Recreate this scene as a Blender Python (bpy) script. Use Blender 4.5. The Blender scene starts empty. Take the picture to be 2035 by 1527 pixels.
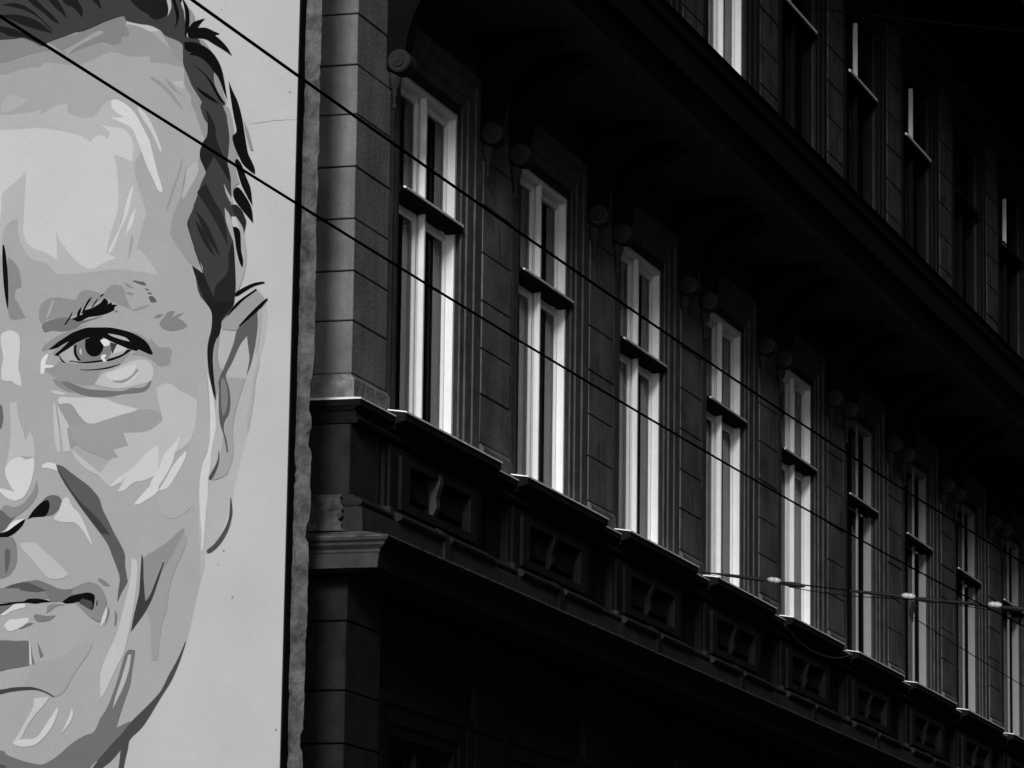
import bpy, bmesh, math, random
from mathutils import Matrix, Vector
from mathutils.geometry import tessellate_polygon
random.seed(7)
scn = bpy.context.scene
COL = scn.collection

# ---------------------------------------------------------------- camera
cd = bpy.data.cameras.new('camera'); cam = bpy.data.objects.new('camera', cd); COL.objects.link(cam)
cd.sensor_fit = 'HORIZONTAL'; cd.sensor_width = 36.0; cd.lens = 150.369
cd.clip_start = 0.5; cd.clip_end = 2000
cam.matrix_world = Matrix([[0.288429, -0.171395, -0.942036, -30.634592], [-0.957415, -0.038442, -0.286144, -11.0], [0.01283, 0.984452, -0.175184, 1.65], [0.0, 0.0, 0.0, 1.0]])
scn.camera = cam

# ---------------------------------------------------------------- light (pale even daylight from down the street)
SUN_AZ, SUN_EL = math.radians(9.0), math.radians(20.0)      # azimuth measured from the street axis towards the street side
to_sun = Vector((-math.cos(SUN_EL)*math.cos(SUN_AZ), -math.cos(SUN_EL)*math.sin(SUN_AZ), math.sin(SUN_EL)))
w = bpy.data.worlds.new('World'); scn.world = w; w.use_nodes = True
nt = w.node_tree; bgn = nt.nodes['Background']
sky = nt.nodes.new('ShaderNodeTexSky'); sky.sky_type = 'NISHITA'; sky.sun_disc = False
sky.sun_elevation = SUN_EL; sky.sun_rotation = math.atan2(to_sun.x, to_sun.y)
bw = nt.nodes.new('ShaderNodeRGBToBW')
nt.links.new(sky.outputs[0], bw.inputs[0]); nt.links.new(bw.outputs[0], bgn.inputs[0])
bgn.inputs[1].default_value = 0.05
sd = bpy.data.lights.new('sun', 'SUN'); sd.energy = 1.5; sd.angle = math.radians(11); sd.color = (1, 1, 1)
so = bpy.data.objects.new('sun', sd); COL.objects.link(so)
so.location = to_sun*80; so.rotation_euler = to_sun.to_track_quat('Z', 'Y').to_euler()
scn.view_settings.view_transform = 'Standard'; scn.view_settings.look = 'None'
scn.view_settings.exposure = 0.85; scn.view_settings.gamma = 1.0; scn.view_settings.use_curve_mapping = False

# ---------------------------------------------------------------- materials (greyscale picture: every surface is neutral)
def lin(v):
    v = v/255.0
    return v/12.92 if v <= 0.04045 else ((v+0.055)/1.055)**2.4
def mat(name, v, rough=0.9, var=0.25, scale=3.0, streak=0.0, bump=0.0, bscale=40.0, spec=0.3, fine=0.0):
    m = bpy.data.materials.new(name); m.use_nodes = True
    n, l = m.node_tree.nodes, m.node_tree.links
    p = n['Principled BSDF']; p.inputs['Roughness'].default_value = rough
    p.inputs['Specular IOR Level'].default_value = spec
    geo = n.new('ShaderNodeNewGeometry')
    nz = n.new('ShaderNodeTexNoise'); nz.inputs['Scale'].default_value = scale; nz.inputs['Detail'].default_value = 8; nz.inputs['Roughness'].default_value = 0.65
    l.new(geo.outputs['Position'], nz.inputs['Vector'])
    mr = n.new('ShaderNodeMapRange'); mr.inputs[1].default_value = 0.3; mr.inputs[2].default_value = 0.7
    mr.inputs[3].default_value = v*(1-var); mr.inputs[4].default_value = v*(1+var)
    l.new(nz.outputs['Fac'], mr.inputs[0]); out = mr.outputs[0]
    def mul(a, nscale, lo, hi, stretch=None, det=4):
        q = n.new('ShaderNodeTexNoise'); q.inputs['Scale'].default_value = nscale; q.inputs['Detail'].default_value = det
        if stretch:
            mp = n.new('ShaderNodeMapping'); mp.inputs['Scale'].default_value = stretch
            l.new(geo.outputs['Position'], mp.inputs['Vector']); l.new(mp.outputs[0], q.inputs['Vector'])
        else: l.new(geo.outputs['Position'], q.inputs['Vector'])
        r = n.new('ShaderNodeMapRange'); r.inputs[1].default_value = 0.35; r.inputs[2].default_value = 0.65
        r.inputs[3].default_value = lo; r.inputs[4].default_value = hi
        l.new(q.outputs['Fac'], r.inputs[0])
        k = n.new('ShaderNodeMath'); k.operation = 'MULTIPLY'; l.new(a, k.inputs[0]); l.new(r.outputs[0], k.inputs[1])
        return k.outputs[0]
    if streak: out = mul(out, 1.0, 1-streak, 1+streak*0.6, (9, 9, 0.5))
    if fine: out = mul(out, 60.0, 1-fine, 1+fine, None, 2)
    cb = n.new('ShaderNodeCombineColor')
    for i in range(3): l.new(out, cb.inputs[i])
    l.new(cb.outputs[0], p.inputs['Base Color'])
    if bump:
        b2 = n.new('ShaderNodeTexNoise'); b2.inputs['Scale'].default_value = bscale; b2.inputs['Detail'].default_value = 6
        l.new(geo.outputs['Position'], b2.inputs['Vector'])
        bp = n.new('ShaderNodeBump'); bp.inputs['Strength'].default_value = bump; bp.inputs['Distance'].default_value = 0.02
        l.new(b2.outputs['Fac'], bp.inputs['Height']); l.new(bp.outputs[0], p.inputs['Normal'])
    return m
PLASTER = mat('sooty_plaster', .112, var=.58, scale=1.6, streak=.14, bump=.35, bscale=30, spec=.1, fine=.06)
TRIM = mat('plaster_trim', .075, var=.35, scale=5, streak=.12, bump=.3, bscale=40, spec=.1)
LOWER = mat('dark_lower_plaster', .0035, var=.3, scale=3, streak=.2, bump=.4, bscale=30, spec=.08)  # dark paint, blackened further for the shade under the string course
PIERM = mat('corner_plaster', .165, var=.3, scale=2.2, streak=.12, bump=.35, bscale=30, spec=.1, fine=.06)
CORNER = mat('shaded_corner_plaster', .016, var=.4, scale=4, streak=.15, bump=.4, bscale=30, spec=.08)  # dark lower pilaster, with the capital's shade put into the colour
DTRIM = mat('shaded_dado_trim', .02, var=.35, scale=5, streak=.15, bump=.4, bscale=35, spec=.1)  # shade under the sills is part of this colour
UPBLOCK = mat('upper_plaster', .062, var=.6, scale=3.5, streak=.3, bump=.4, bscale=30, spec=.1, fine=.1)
SCROLL = mat('shaded_scroll', .022, var=.3, scale=8, bump=.4, bscale=50, spec=.1)  # darkened to carry the shade below the cornice
UPTRIM = mat('upper_trim', .012, var=.3, scale=5, spec=.1)
STRING = mat('string_plaster', .045, var=.3, scale=6, streak=.15, spec=.1)
DADO = mat('shaded_dado_plaster', .008, var=.35, scale=5, streak=.2, bump=.4, bscale=35, spec=.1)  # sill overhang shade is put into this near-black colour
SOOT_SHADE = mat('soot_shade_plaster', .004, var=.3, scale=4, spec=.05)  # dark finish plus painted-in shade of consoles, cornice and eaves
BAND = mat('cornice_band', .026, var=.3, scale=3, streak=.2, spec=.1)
STRIP = mat('broken_plaster', .088, var=.7, scale=6, bump=1.0, bscale=22, spec=.1, fine=.1)
WHITE = mat('white_window_paint', .84, rough=.5, var=.05, scale=8, streak=.06, spec=.3)
GREYP = mat('grey_window_paint', .26, rough=.6, var=.08, scale=8, streak=.06)
DARKP = mat('dark_window_tone', .007, rough=.9, var=.2, spec=.03)
FLASH = mat('sheet_metal', .9, rough=.55, var=.25, scale=6, spec=.4)
CURTAIN = mat('curtain_cloth', .5, var=.12, scale=4, spec=.05)
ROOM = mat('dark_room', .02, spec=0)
RENDER = mat('pale_wall_render', .42, var=.06, scale=.9, spec=.1, fine=.02, bump=.08, bscale=60)
CABLE = mat('cable_black', .003, rough=.9, spec=0)
STEEL = mat('steel_fitting', .008, rough=.5)
PORC = mat('porcelain', .42, rough=.2, var=.05, spec=.6)
ROOFM = mat('roof_tiles', .06, var=.3, scale=8)
ASPH = mat('asphalt', .05, var=.2, scale=2)
PAVE = mat('paving', .16, var=.2, scale=2)
OPP = mat('opposite_render', .04, var=.2, scale=1)
CORE = mat('shaded_reveal', .025, var=.3, scale=4, streak=.1, spec=.08)  # recess shade around the windows, put into the wall colour
WORN = mat('worn_plinth', .17, var=.6, scale=9, bump=.8, bscale=25, spec=.1)
CRUMB = mat('crumbling_plaster', .06, var=.7, scale=8, bump=1.0, bscale=20, spec=.1)
GLASS = bpy.data.materials.new('window_glass'); GLASS.use_nodes = True
n, l = GLASS.node_tree.nodes, GLASS.node_tree.links
for q in list(n):
    if q.type != 'OUTPUT_MATERIAL': n.remove(q)
tr = n.new('ShaderNodeBsdfTransparent'); tr.inputs[0].default_value = (.82, .82, .82, 1)
gl = n.new('ShaderNodeBsdfGlossy'); gl.inputs['Roughness'].default_value = .03
fr = n.new('ShaderNodeFresnel'); fr.inputs[0].default_value = 1.22
mx = n.new('ShaderNodeMixShader')
l.new(fr.outputs[0], mx.inputs[0]); l.new(tr.outputs[0], mx.inputs[1]); l.new(gl.outputs[0], mx.inputs[2])
l.new(mx.outputs[0], [q for q in n if q.type == 'OUTPUT_MATERIAL'][0].inputs[0])
_paint = {}
def paint(tone):
    if tone not in _paint:
        _paint[tone] = mat('mural_paint_%d' % tone, max(.003, .42*lin(tone)/lin(190)), rough=.9, var=.035, scale=2.0, spec=.05, fine=.03)
    return _paint[tone]

# ---------------------------------------------------------------- mesh helpers
class MB:
    def __init__(s): s.v = []; s.f = []
    def box(s, x0, x1, y0, y1, z0, z1):
        b = len(s.v)
        s.v += [(x0,y0,z0),(x1,y0,z0),(x1,y1,z0),(x0,y1,z0),(x0,y0,z1),(x1,y0,z1),(x1,y1,z1),(x0,y1,z1)]
        s.f += [tuple(b+i for i in q) for q in ((3,2,1,0),(4,5,6,7),(0,1,5,4),(1,2,6,5),(2,3,7,6),(3,0,4,7))]
        return s
    def prism(s, prof, x0, x1):                       # closed (y,z) outline extruded along x
        b = len(s.v); k = len(prof)
        s.v += [(x0,y,z) for y, z in prof]+[(x1,y,z) for y, z in prof]
        s.f += [(b+i, b+(i+1) % k, b+k+(i+1) % k, b+k+i) for i in range(k)]
        s.f += [tuple(b+i for i in range(k))[::-1], tuple(b+k+i for i in range(k))]
        return s
    def sweep(s, prof, x0, x1, yb, k=.3, segs=(0, 1)):             # (projection,z) outline running along the front with a return at the near end
        b = len(s.v); m = len(prof)
        for p, z in prof: s.v.append((x0-k*p, yb, z))
        for p, z in prof: s.v.append((x0-k*p, -p, z))
        for p, z in prof: s.v.append((x1, -p, z))
        for st in segs:
            for i in range(m):
                j = (i+1) % m
                s.f.append((b+st*m+i, b+st*m+j, b+(st+1)*m+j, b+(st+1)*m+i))
        if 0 in segs: s.f.append(tuple(b+i for i in range(m))[::-1])
        if 1 in segs: s.f.append(tuple(b+2*m+i for i in range(m)))
        return s
    def lathe(s, prof, c, axis='Z', seg=14):           # prof: (radius, height)
        b = len(s.v)
        for r, h in prof:
            for i in range(seg):
                a = 2*math.pi*i/seg; u, q = r*math.cos(a), r*math.sin(a)
                s.v.append((c[0]+u, c[1]+q, c[2]+h) if axis == 'Z' else ((c[0]+h, c[1]+u, c[2]+q) if axis == 'X' else (c[0]+u, c[1]+h, c[2]+q)))
        for j in range(len(prof)-1):
            for i in range(seg):
                s.f.append((b+j*seg+i, b+j*seg+(i+1) % seg, b+(j+1)*seg+(i+1) % seg, b+(j+1)*seg+i))
        s.f += [tuple(b+i for i in range(seg))[::-1], tuple(b+(len(prof)-1)*seg+i for i in range(seg))]
        return s
    def tube(s, pts, r, seg=8):
        b = len(s.v); pts = [Vector(p) for p in pts]
        for i, p in enumerate(pts):
            d = (pts[min(i+1, len(pts)-1)]-pts[max(i-1, 0)]).normalized()
            u = d.cross(Vector((0.02, 0.1, 1))).normalized(); v = d.cross(u)
            rr = r[i] if isinstance(r, (list, tuple)) else r
            for k in range(seg):
                a = 2*math.pi*k/seg; s.v.append(tuple(p+u*rr*math.cos(a)+v*rr*math.sin(a)))
        for i in range(len(pts)-1):
            for k in range(seg):
                s.f.append((b+i*seg+k, b+i*seg+(k+1) % seg, b+(i+1)*seg+(k+1) % seg, b+(i+1)*seg+k))
        s.f += [tuple(b+k for k in range(seg))[::-1], tuple(b+(len(pts)-1)*seg+k for k in range(seg))]
        return s
    def mesh(s, name, m, bevel=0):
        me = bpy.data.meshes.new(name); me.from_pydata(s.v, [], s.f)
        bm = bmesh.new(); bm.from_mesh(me)
        if bevel:
            bmesh.ops.bevel(bm, geom=bm.edges[:], offset=bevel, segments=1, affect='EDGES', profile=.5)
        bmesh.ops.delete(bm, geom=[v for v in bm.verts if not v.link_faces], context='VERTS')
        bmesh.ops.recalc_face_normals(bm, faces=bm.faces[:]); bm.to_mesh(me); bm.free()
        me.materials.append(m); return me
    def build(s, name, m, parent=None, smooth=False, bevel=0):
        return place(s.mesh(name, m, bevel), name, parent, smooth=smooth)
def place(me, name, parent=None, loc=(0, 0, 0), smooth=False):
    o = bpy.data.objects.new(name, me); COL.objects.link(o); o.location = loc
    if parent: o.parent = parent
    if smooth:
        for p in me.polygons: p.use_smooth = True
    return o
def tag(o, label, cat, group=None):
    o['label'] = label; o['category'] = cat
    if group: o['group'] = group
    return o
def empty(name, loc=(0, 0, 0)):
    o = bpy.data.objects.new(name, None); COL.objects.link(o); o.location = loc; return o
def structure(o): o['kind'] = 'structure'; return o

# ---------------------------------------------------------------- the setting
structure(MB().box(-400, 500, -400, 400, -0.3, 0).build('street', ASPH))
structure(MB().box(-120, 160, -2.6, 0.3, -0.02, 0.13).build('pavement', PAVE))
structure(MB().box(-120, 160, -14.9, -12.4, -0.02, 0.13).build('pavement', PAVE))

# ---------------------------------------------------------------- the building
B = empty('apartment_building', (0.5, 0, 0))
tag(B, 'old dark plastered apartment house with rows of tall windows and a pale end wall', 'building')
OFF = Vector((-0.5, 0, 0))
def part(mb, name, m, parent=None, **kw):
    o = mb.build(name, m, parent or B, **kw)
    if not parent: o.location = OFF
    return o
P = 3.48; N = 10; X0, X1 = 1.16, 37.5
WL, WR = 2.40, 4.14                                    # opening of the first window, along the facade
Z_OPEN = [(2.2, 4.93), (7.56, 10.60), (12.75, 15.70)]

# masonry body behind the finish, with real openings
def wall_bands(zs, m, name):
    f = MB()
    for (z0, z1, op) in zs:
        if not op: f.box(1.22, X1, .06, .62, z0, z1); continue
        edges = [1.22]
        for i in range(N): edges += [WL+i*P, WR+i*P]
        edges.append(X1)
        for k in range(0, len(edges), 2): f.box(edges[k], edges[k+1], .06, .62, z0, z1)
    return part(f, name, m)
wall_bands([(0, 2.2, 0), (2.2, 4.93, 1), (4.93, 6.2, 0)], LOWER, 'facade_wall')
wall_bands([(6.2, 7.56, 0)], DADO, 'facade_wall')
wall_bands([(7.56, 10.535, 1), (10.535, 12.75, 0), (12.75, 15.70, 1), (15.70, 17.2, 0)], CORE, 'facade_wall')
part(MB().box(.60, 1.22, .46, .62, 0, 17.2), 'corner_recess', PLASTER)
part(MB().box(.28, .60, .24, 14, 0, 18), 'end_wall', STRIP)
part(MB().box(X1-.3, X1, .62, 14, 0, 18).box(.95, X1-.3, 13.7, 14, 0, 18), 'rear_wall', PLASTER)
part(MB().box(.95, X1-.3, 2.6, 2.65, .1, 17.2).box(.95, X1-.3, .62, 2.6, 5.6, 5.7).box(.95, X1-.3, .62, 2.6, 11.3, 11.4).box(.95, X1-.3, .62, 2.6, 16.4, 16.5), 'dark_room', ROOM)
part(MB().prism([(-1.15, 17.75), (7, 21.5), (14.4, 17.75), (14.4, 17.9), (7, 21.7), (-1.15, 17.9)], -.1, X1+.2), 'roof', ROOFM)
part(MB().prism([(.23, 18.05), (7, 21.4), (14, 17.3), (14, 18.01), (.23, 18.01)], .28, .60), 'gable', STRIP)

# insulated, painted end wall and the torn plaster edge beside it
slab = part(MB().box(.14, .255, .147, 14, 0, 19.0), 'painted_end_slab', RENDER)
MB().box(.148, .254, .134, .145, 0, 19.0).build('dark_edge', SOOT_SHADE, slab)  # unlit side of the slab, painted as a near-black strip
slab['label'] = 'smooth pale grey painted end wall carrying the portrait'
def ragged(name, x, ya, yb, z0, z1, m, amp=.010, step=.045):
    f = MB(); k = int((z1-z0)/step); w_ = 0.; cols = 5
    ra = rb = 0.; nt_, dp = 0, 0.
    for i in range(k+1):
        z = z0+(z1-z0)*i/k
        if nt_ > 0: nt_ -= 1
        elif random.random() < .03: nt_, dp = random.randint(2, 6), random.uniform(.008, .026)
        ra = ra*.75+random.uniform(-1, 1)*amp*.6; rb = rb*.75+random.uniform(-1, 1)*amp*1.1
        for c in range(cols):
            t = c/(cols-1); y = (ya+ra)*(1-t)+(yb+rb+(dp if nt_ > 0 else 0))*t
            d = random.uniform(-.006, .006)+(.012 if c in (0, cols-1) else 0)
            if random.random() < .03: d += .02
            f.v.append((x+d, y, z))
        f.v.append((x+.16, yb+rb+.075, z)); f.v.append((x+.16, ya+ra, z))
    s_ = cols+2
    for i in range(k):
        for c in range(s_):
            d = (c+1) % s_
            f.f.append((i*s_+c, i*s_+d, (i+1)*s_+d, (i+1)*s_+c))
    return part(f, name, m)
ragged('plaster_strip',   .26, .134, .004, 0, 17.2, STRIP, .0045)
def lean(o):
    for v in o.data.vertices:
        if v.co.y < .3: v.co.y += (8.46-v.co.z)*.0042
for q in list(B.children)+list(slab.children):
    if q.name.split('.')[0] in ('painted_end_slab', 'dark_edge', 'plaster_strip'): lean(q)
# hairline crack and little pock marks in the painted wall
CR = [[0.539, 9.537], [0.434, 9.543], [0.329, 9.553], [0.14, 9.551]]
f = MB(); pts = []
for i in range(22):
    u = i/21*(len(CR)-1); k = min(int(u), len(CR)-2); u -= k
    pts.append((-.0002+.14, CR[k][0]*(1-u)+CR[k+1][0]*u, CR[k][1]*(1-u)+CR[k+1][1]*u+random.uniform(-.003, .003)))
f.tube(pts, [.0006+.0014*math.sin(math.pi*(.1+.8*i/21)) for i in range(22)], 5)
f.build('crack', paint(105), slab)
for (y, z, r) in [[0.204, 9.774, 0.008], [0.27, 9.888, 0.005], [0.796, 10.482, 0.005], [0.661, 6.147, 0.01], [0.581, 5.785, 0.009], [0.704, 6.043, 0.006], [0.198, 4.759, 0.009], [0.431, 6.4, 0.004], [1.252, 5.655, 0.006], [1.261, 5.695, 0.009], [1.068, 5.671, 0.005], [1.241, 6.155, 0.008]]:
    f = MB(); m_ = [(r*random.uniform(.55, 1.3)) for _ in range(9)]
    f.v = [(.1394, y+m_[k]*math.cos(.698*k), z+m_[k]*1.2*math.sin(.698*k)) for k in range(9)]+[(.1397, y, z)]
    f.f = [(k, (k+1) % 9, 9) for k in range(9)]
    f.build('pock_mark', paint(135), slab)

# --- piers: plaster blocks with open joints
ZJ = [7.70, 8.134, 8.541, 8.969, 9.399, 9.831, 10.242, 10.668, 11.09, 11.34]
ZU = [12.42, 12.60, 13.04, 13.49, 13.935, 14.38, 14.82, 15.26, 15.70, 16.14, 16.55]
ZLOW = [0.14, .9, 1.4, 1.9, 2.4, 2.9, 3.4, 3.9, 4.32, 4.744, 5.163, 5.715, 6.10]
def pier(i, zs, m, plinth=None):
    xa, xb = 1.16+i*P, 2.02+i*P
    if i == N: xb = X1
    back = .45 if i == 0 else .058
    g = .006
    if plinth: root = part(MB().prism([(-.035, plinth[0]), (-.035, plinth[1]-.03), (-.004, plinth[1]+.015), (back, plinth[1]+.015), (back, plinth[0])], xa-(.03 if i == 0 else 0), xb+.012), 'wall_pier', WORN if i == 0 else m)
    else:
        root = part(MB().box(xa, xb, 0, back, zs[0]+g, zs[1]-g), 'wall_pier', m, bevel=.005); zs = zs[1:]
    for k in range(len(zs)-1):
        d = random.uniform(-.004, .004); e = random.uniform(-.003, .003)
        q = MB().box(xa+e, xb+random.uniform(-.004, .004), d, back, zs[k]+g, zs[k+1]-g)
        bl = q.build('plaster_block', m, root, bevel=.006)
        if 0 < i < 7 and m is PLASTER and random.random() < .28:      # hairline crack running down the block
            xx = random.uniform(xa+.25, xb-.25); za, zb = zs[k]+.03, zs[k]+random.uniform(.15, .40)
            pts = [(xx+.012*math.sin(5*u/6+i)+random.uniform(-.004, .004), d-.0008, za+(zb-za)*u/6) for u in range(7)]
            MB().tube(pts, .003, 4).build('crack', SOOT_SHADE, root)
for i in range(N+1):
    pier(i, ZJ, PLASTER if i else PIERM, (7.50, 7.70-.02))
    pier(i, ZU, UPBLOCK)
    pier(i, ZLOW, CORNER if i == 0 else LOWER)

# --- window surrounds
def surround(i, z0, z1, m, name='window_surround'):
    o = i*P; f = MB()
    for (a, b, ar, br, y) in ((0, .10, 0, .11, .040), (.10, .25, .11, .29, .022), (.25, .345, .29, .485, .006)):
        f.box(WL+o-b, WL+o-a, y, .058, z0, z1+b); f.box(WR+o+ar, WR+o+br, y, .058, z0, z1+b)
        f.box(WL+o-a, WR+o+ar, y, .058, z1+a, z1+b)
    return part(f, name, m)
# --- windows: outer frame > mullion, transom, sashes, panes, curtains
ZT = 9.50
def make_window(z0, z1, zt, kind):
    fm = {'white': WHITE, 'dark': DARKP, 'mixed': GREYP}[kind]
    jm = {'white': WHITE, 'dark': DARKP, 'mixed': GREYP}[kind]; sm = {'white': WHITE, 'dark': DARKP, 'mixed': DARKP}[kind]; jw = .10 if kind == 'mixed' else .045; md = .122 if kind == 'mixed' else .150; ys = .19 if kind == 'mixed' else .162
    me = {}
    w0, w1 = WL, WR
    yf, yb = .095, .235; xc = (w0+w1)/2
    me['window'] = MB().box(w0-.002, w0+.055, yf, yb, z0, z1+.002).box(w1-jw, w1+.002, yf, yb, z0, z1+.002).box(w0+.055, w1-jw, yf+.002, yb, z1-.06, z1+.002).box(w0+.055, w1-jw, yf+.002, yb, z0, z0+.05).mesh('window', jm, .004)
    me['mullion'] = MB().box(xc-.022, xc+.022, yf-.004, md, z0+.05, z1-.06).mesh('mullion', fm, .008)
    if kind == 'dark' and z0 > 6:
        me['mullion'] = MB().box(xc-.022, xc+.022, yf-.004, md, z0+.05, zt).mesh('mullion', DARKP, .008)
        me['mullion_top'] = MB().box(xc-.022, xc+.022, yf-.004, md, zt+.05, z1-.06).mesh('mullion', WHITE, .008)
    me['transom'] = MB().prism([(.025, zt-.03), (.02, zt), (.035, zt+.03), (.16, zt+.05), (.16, zt-.05), (.12, zt-.05)], w0-.001, w1+.001).mesh('transom', DARKP)  # shade on the transom's underside is painted in as a dark colour
    me['transom_edge'] = MB().box(w0+.10, w1-.02,   .012, .04, zt+.016, zt+(.05 if kind == 'dark' else .034)).mesh('transom_edge', WHITE if z0 > 6 else DARKP)
    me['transom_dark'] = MB().box(w0+.10, w1-.02, -.010, .02, zt+.016, zt+.034).mesh('transom_edge', UPTRIM)
    parts = []
    for (xa, xb) in ((w0+.056, xc-.024), (xc+.024, w1-jw-.002)):
        for (za, zb) in ((z0+.052, zt-.051), (zt+.051, z1-.062)):
            s = .034
            f = MB().box(xa, xa+s, ys, ys+.05, za, zb).box(xb-s, xb, ys, ys+.05, za, zb).box(xa+s, xb-s, ys+.002, ys+.048, zb-s-.03, zb).box(xa+s, xb-s, ys+.002, ys+.048, za, za+s+.04)
            g = MB().box(xa+s-.006, xb-s+.006, ys+.028, ys+.032, za+s+.03, zb-s-.02)
            parts.append((f.mesh('sash', sm, .006), g.mesh('pane', GLASS)))
    me['sash'] = parts
    # curtains hang inside on both sides
    cu = []
    for (xa, xb) in ((w1-.68, w1-.10),):
        f = MB(); k = 34
        for j in range(k+1):
            x = xa+(xb-xa)*j/k; y = .30+.028*math.sin(j*1.45)+.012*math.sin(j*.6)
            f.v += [(x, y, z0+.04), (x*.97+.03*(xa+xb)/2, y, z1-.1)]
        for j in range(k): f.f.append((2*j, 2*j+2, 2*j+3, 2*j+1))
        cu.append(f.mesh('curtain', CURTAIN))
    me['curtain'] = cu
    return me
def put_window(me, i, label=None):
    root = place(me['window'], 'window', B, OFF+Vector((i*P, 0, 0)))
    if label: root['label'] = label
    place(me['mullion'], 'mullion', root)
    if 'mullion_top' in me and i in (5, 6, 8): place(me['mullion_top'], 'mullion', root)
    t = place(me['transom'], 'transom', root); place(me['transom_edge'] if i < 7 or me is not up_d else me['transom_dark'], 'transom_edge', root)
    for s, g in me['sash']:
        place(s, 'sash', root); place(g, 'pane', root)
    for c in me['curtain']: place(c, 'curtain', root)
main_w = make_window(7.56, 10.535, ZT, 'white'); main_m = make_window(7.56, 10.535, ZT, 'mixed')
up_w = make_window(12.75, 15.70, 14.80, 'white'); up_d = make_window(12.75, 15.70, 14.80, 'dark')
low_d = make_window(2.2, 4.93, 4.1, 'dark')
for i in range(N):
    put_window(main_w if i < 5 else main_m, i)
    put_window(up_w if i < 4 else up_d, i)
    put_window(low_d, i)
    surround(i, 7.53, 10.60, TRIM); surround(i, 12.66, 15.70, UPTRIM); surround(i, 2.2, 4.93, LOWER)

# --- scroll consoles carrying the cornice
vol = MB().lathe([(.085, -.105), (.099, -.09), (.099, .09), (.085, .105)], (0, -.105, 10.45), 'X', 22)
vol.lathe([(.052, -.122), (.058, -.10), (.058, .10), (.052, .122)], (0, -.105, 10.45), 'X', 18).lathe([(.02, -.136), (.026, -.11), (.026, .11), (.02, .136)], (0, -.105, 10.45), 'X', 12)
vol = vol.mesh('volute', SCROLL)
pend = MB().lathe([(.004, 10.06), (.02, 10.07), (.024, 10.09), (.01, 10.11), (.012, 10.16), (.024, 10.19), (.02, 10.22), (.045, 10.26), (.058, 10.32), (.05, 10.37)], (0, -.045, 0), 'Z', 12).mesh('pendant', SCROLL)
body = MB().prism([(.058, 10.40), (.058, 11.345), (-.70, 11.345), (-.73, 11.30), (-.70, 11.24), (-.62, 11.19), (-.50, 11.15), (-.38, 11.07), (-.28, 10.95), (-.22, 10.82), (-.18, 10.68), (-.16, 10.55), (-.13, 10.46), (-.08, 10.38)], -.085, .085).mesh('console', SOOT_SHADE)
aba = MB().box(-.13, .13, -.745, .056, 11.27, 11.347).mesh('abacus', SOOT_SHADE)
leaf = MB().prism([(-.19, 10.60), (-.235, 10.80), (-.30, 10.96), (-.40, 11.09), (-.385, 11.06), (-.27, 10.93), (-.21, 10.80), (-.17, 10.62)], -.045, .045).mesh('leaf_rib', SOOT_SHADE)
for i in range(N):
    for x in (1.985, 4.615):
        r = place(body, 'console', B, OFF+Vector((x+i*P, 0, 0)))
        for me_, nm in ((vol, 'volute'), (pend, 'pendant'), (aba, 'abacus')):
            place(me_, nm, r, smooth=nm == 'pendant' and i == 0)

# --- sills, dado and string course
for i in range(N+1):
    o = i*P
    if i == 0:
        s = part(MB().sweep([(.10, 7.435), (.10, 7.482), (0, 7.50), (-.3, 7.50), (-.3, 7.40), (.03, 7.40), (.06, 7.42)], 1.14, 1.985, .45, .4), 'pier_sill', DADO)
        MB().sweep([(.108, 7.484), (.108, 7.495), (.0, 7.512), (-.02, 7.503)], 1.14, 1.99, .45, .4).build('flashing', FLASH, s)
    else:
        xb = 1.985+o if i < N else X1
        s = part(MB().prism([(-.10, 7.435), (-.10, 7.482), (0, 7.50), (.056, 7.50), (.056, 7.40), (-.03, 7.40), (-.06, 7.42)], 1.20+o, xb), 'pier_sill', DADO)
        MB().prism([(-.108, 7.484), (-.108, 7.495), (-.0, 7.512), (.02, 7.503)], 1.20+o, xb+.006).build('flashing', FLASH, s)
    if i < N:
        s = part(MB().prism([(-.19, 7.455), (-.19, 7.515), (.10, 7.555), (.10, 7.39), (-.09, 7.39), (-.10, 7.43), (-.15, 7.445)], 1.995+o, 4.67+o), 'window_sill', DADO)
        MB().prism([(-.2, 7.512), (-.2, 7.527), (.092, 7.567), (.092, 7.558), (-.19, 7.518)], 1.985+o, 4.68+o).build('flashing', FLASH, s)
part(MB().sweep([(.06, 7.30), (.075, 7.33), (.05, 7.36), (.05, 7.398), (-.3, 7.398), (-.3, 7.30)], 1.16, X1, .45, .3), 'sill_moulding', DADO)
part(MB().box(1.16, 1.9, .0, .45, 6.70, 7.298), 'corner_dado', DTRIM, bevel=.006)
for i in range(N):
    o = i*P
    f = MB()
    for (a, b, c, d, y) in ((2.05, 4.56, 6.70, 7.27, -.045), (2.26, 4.36, 6.76, 7.21, -.075)):
        e, g, h, k = (2.26, 4.36, 6.76, 7.21) if a < 2.2 else (2.48, 4.16, 6.83, 7.15)
        f.box(a+o, e+o, y, .056, c, d); f.box(g+o, b+o, y, .056, c, d); f.box(e+o, g+o, y, .056, k, d); f.box(e+o, g+o, y, .056, c, h)
    r = part(f, 'dado_frame', DADO)
    for (a, b) in ((2.56, 3.17), (3.43, 4.09)): MB().box(a+o, b+o, -.012, .056, 6.90, 7.10).build('dado_panel', DADO, r, bevel=.012)
    f = MB().prism([(.05, 7.22), (-.078, 7.20), (-.085, 7.12), (-.05, 7.0), (-.06, 6.92), (-.02, 6.84), (.05, 6.835)], 3.25+o, 3.35+o)
    f.build('dado_bracket', STRING if i == 0 else DADO, r)
    for (a, b) in ((1.98, 2.045), (4.565, 4.63)):
        MB().box(a+o, b+o, -.02, .056, 6.70, 7.29).build('dado_post', DADO, r)
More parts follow.
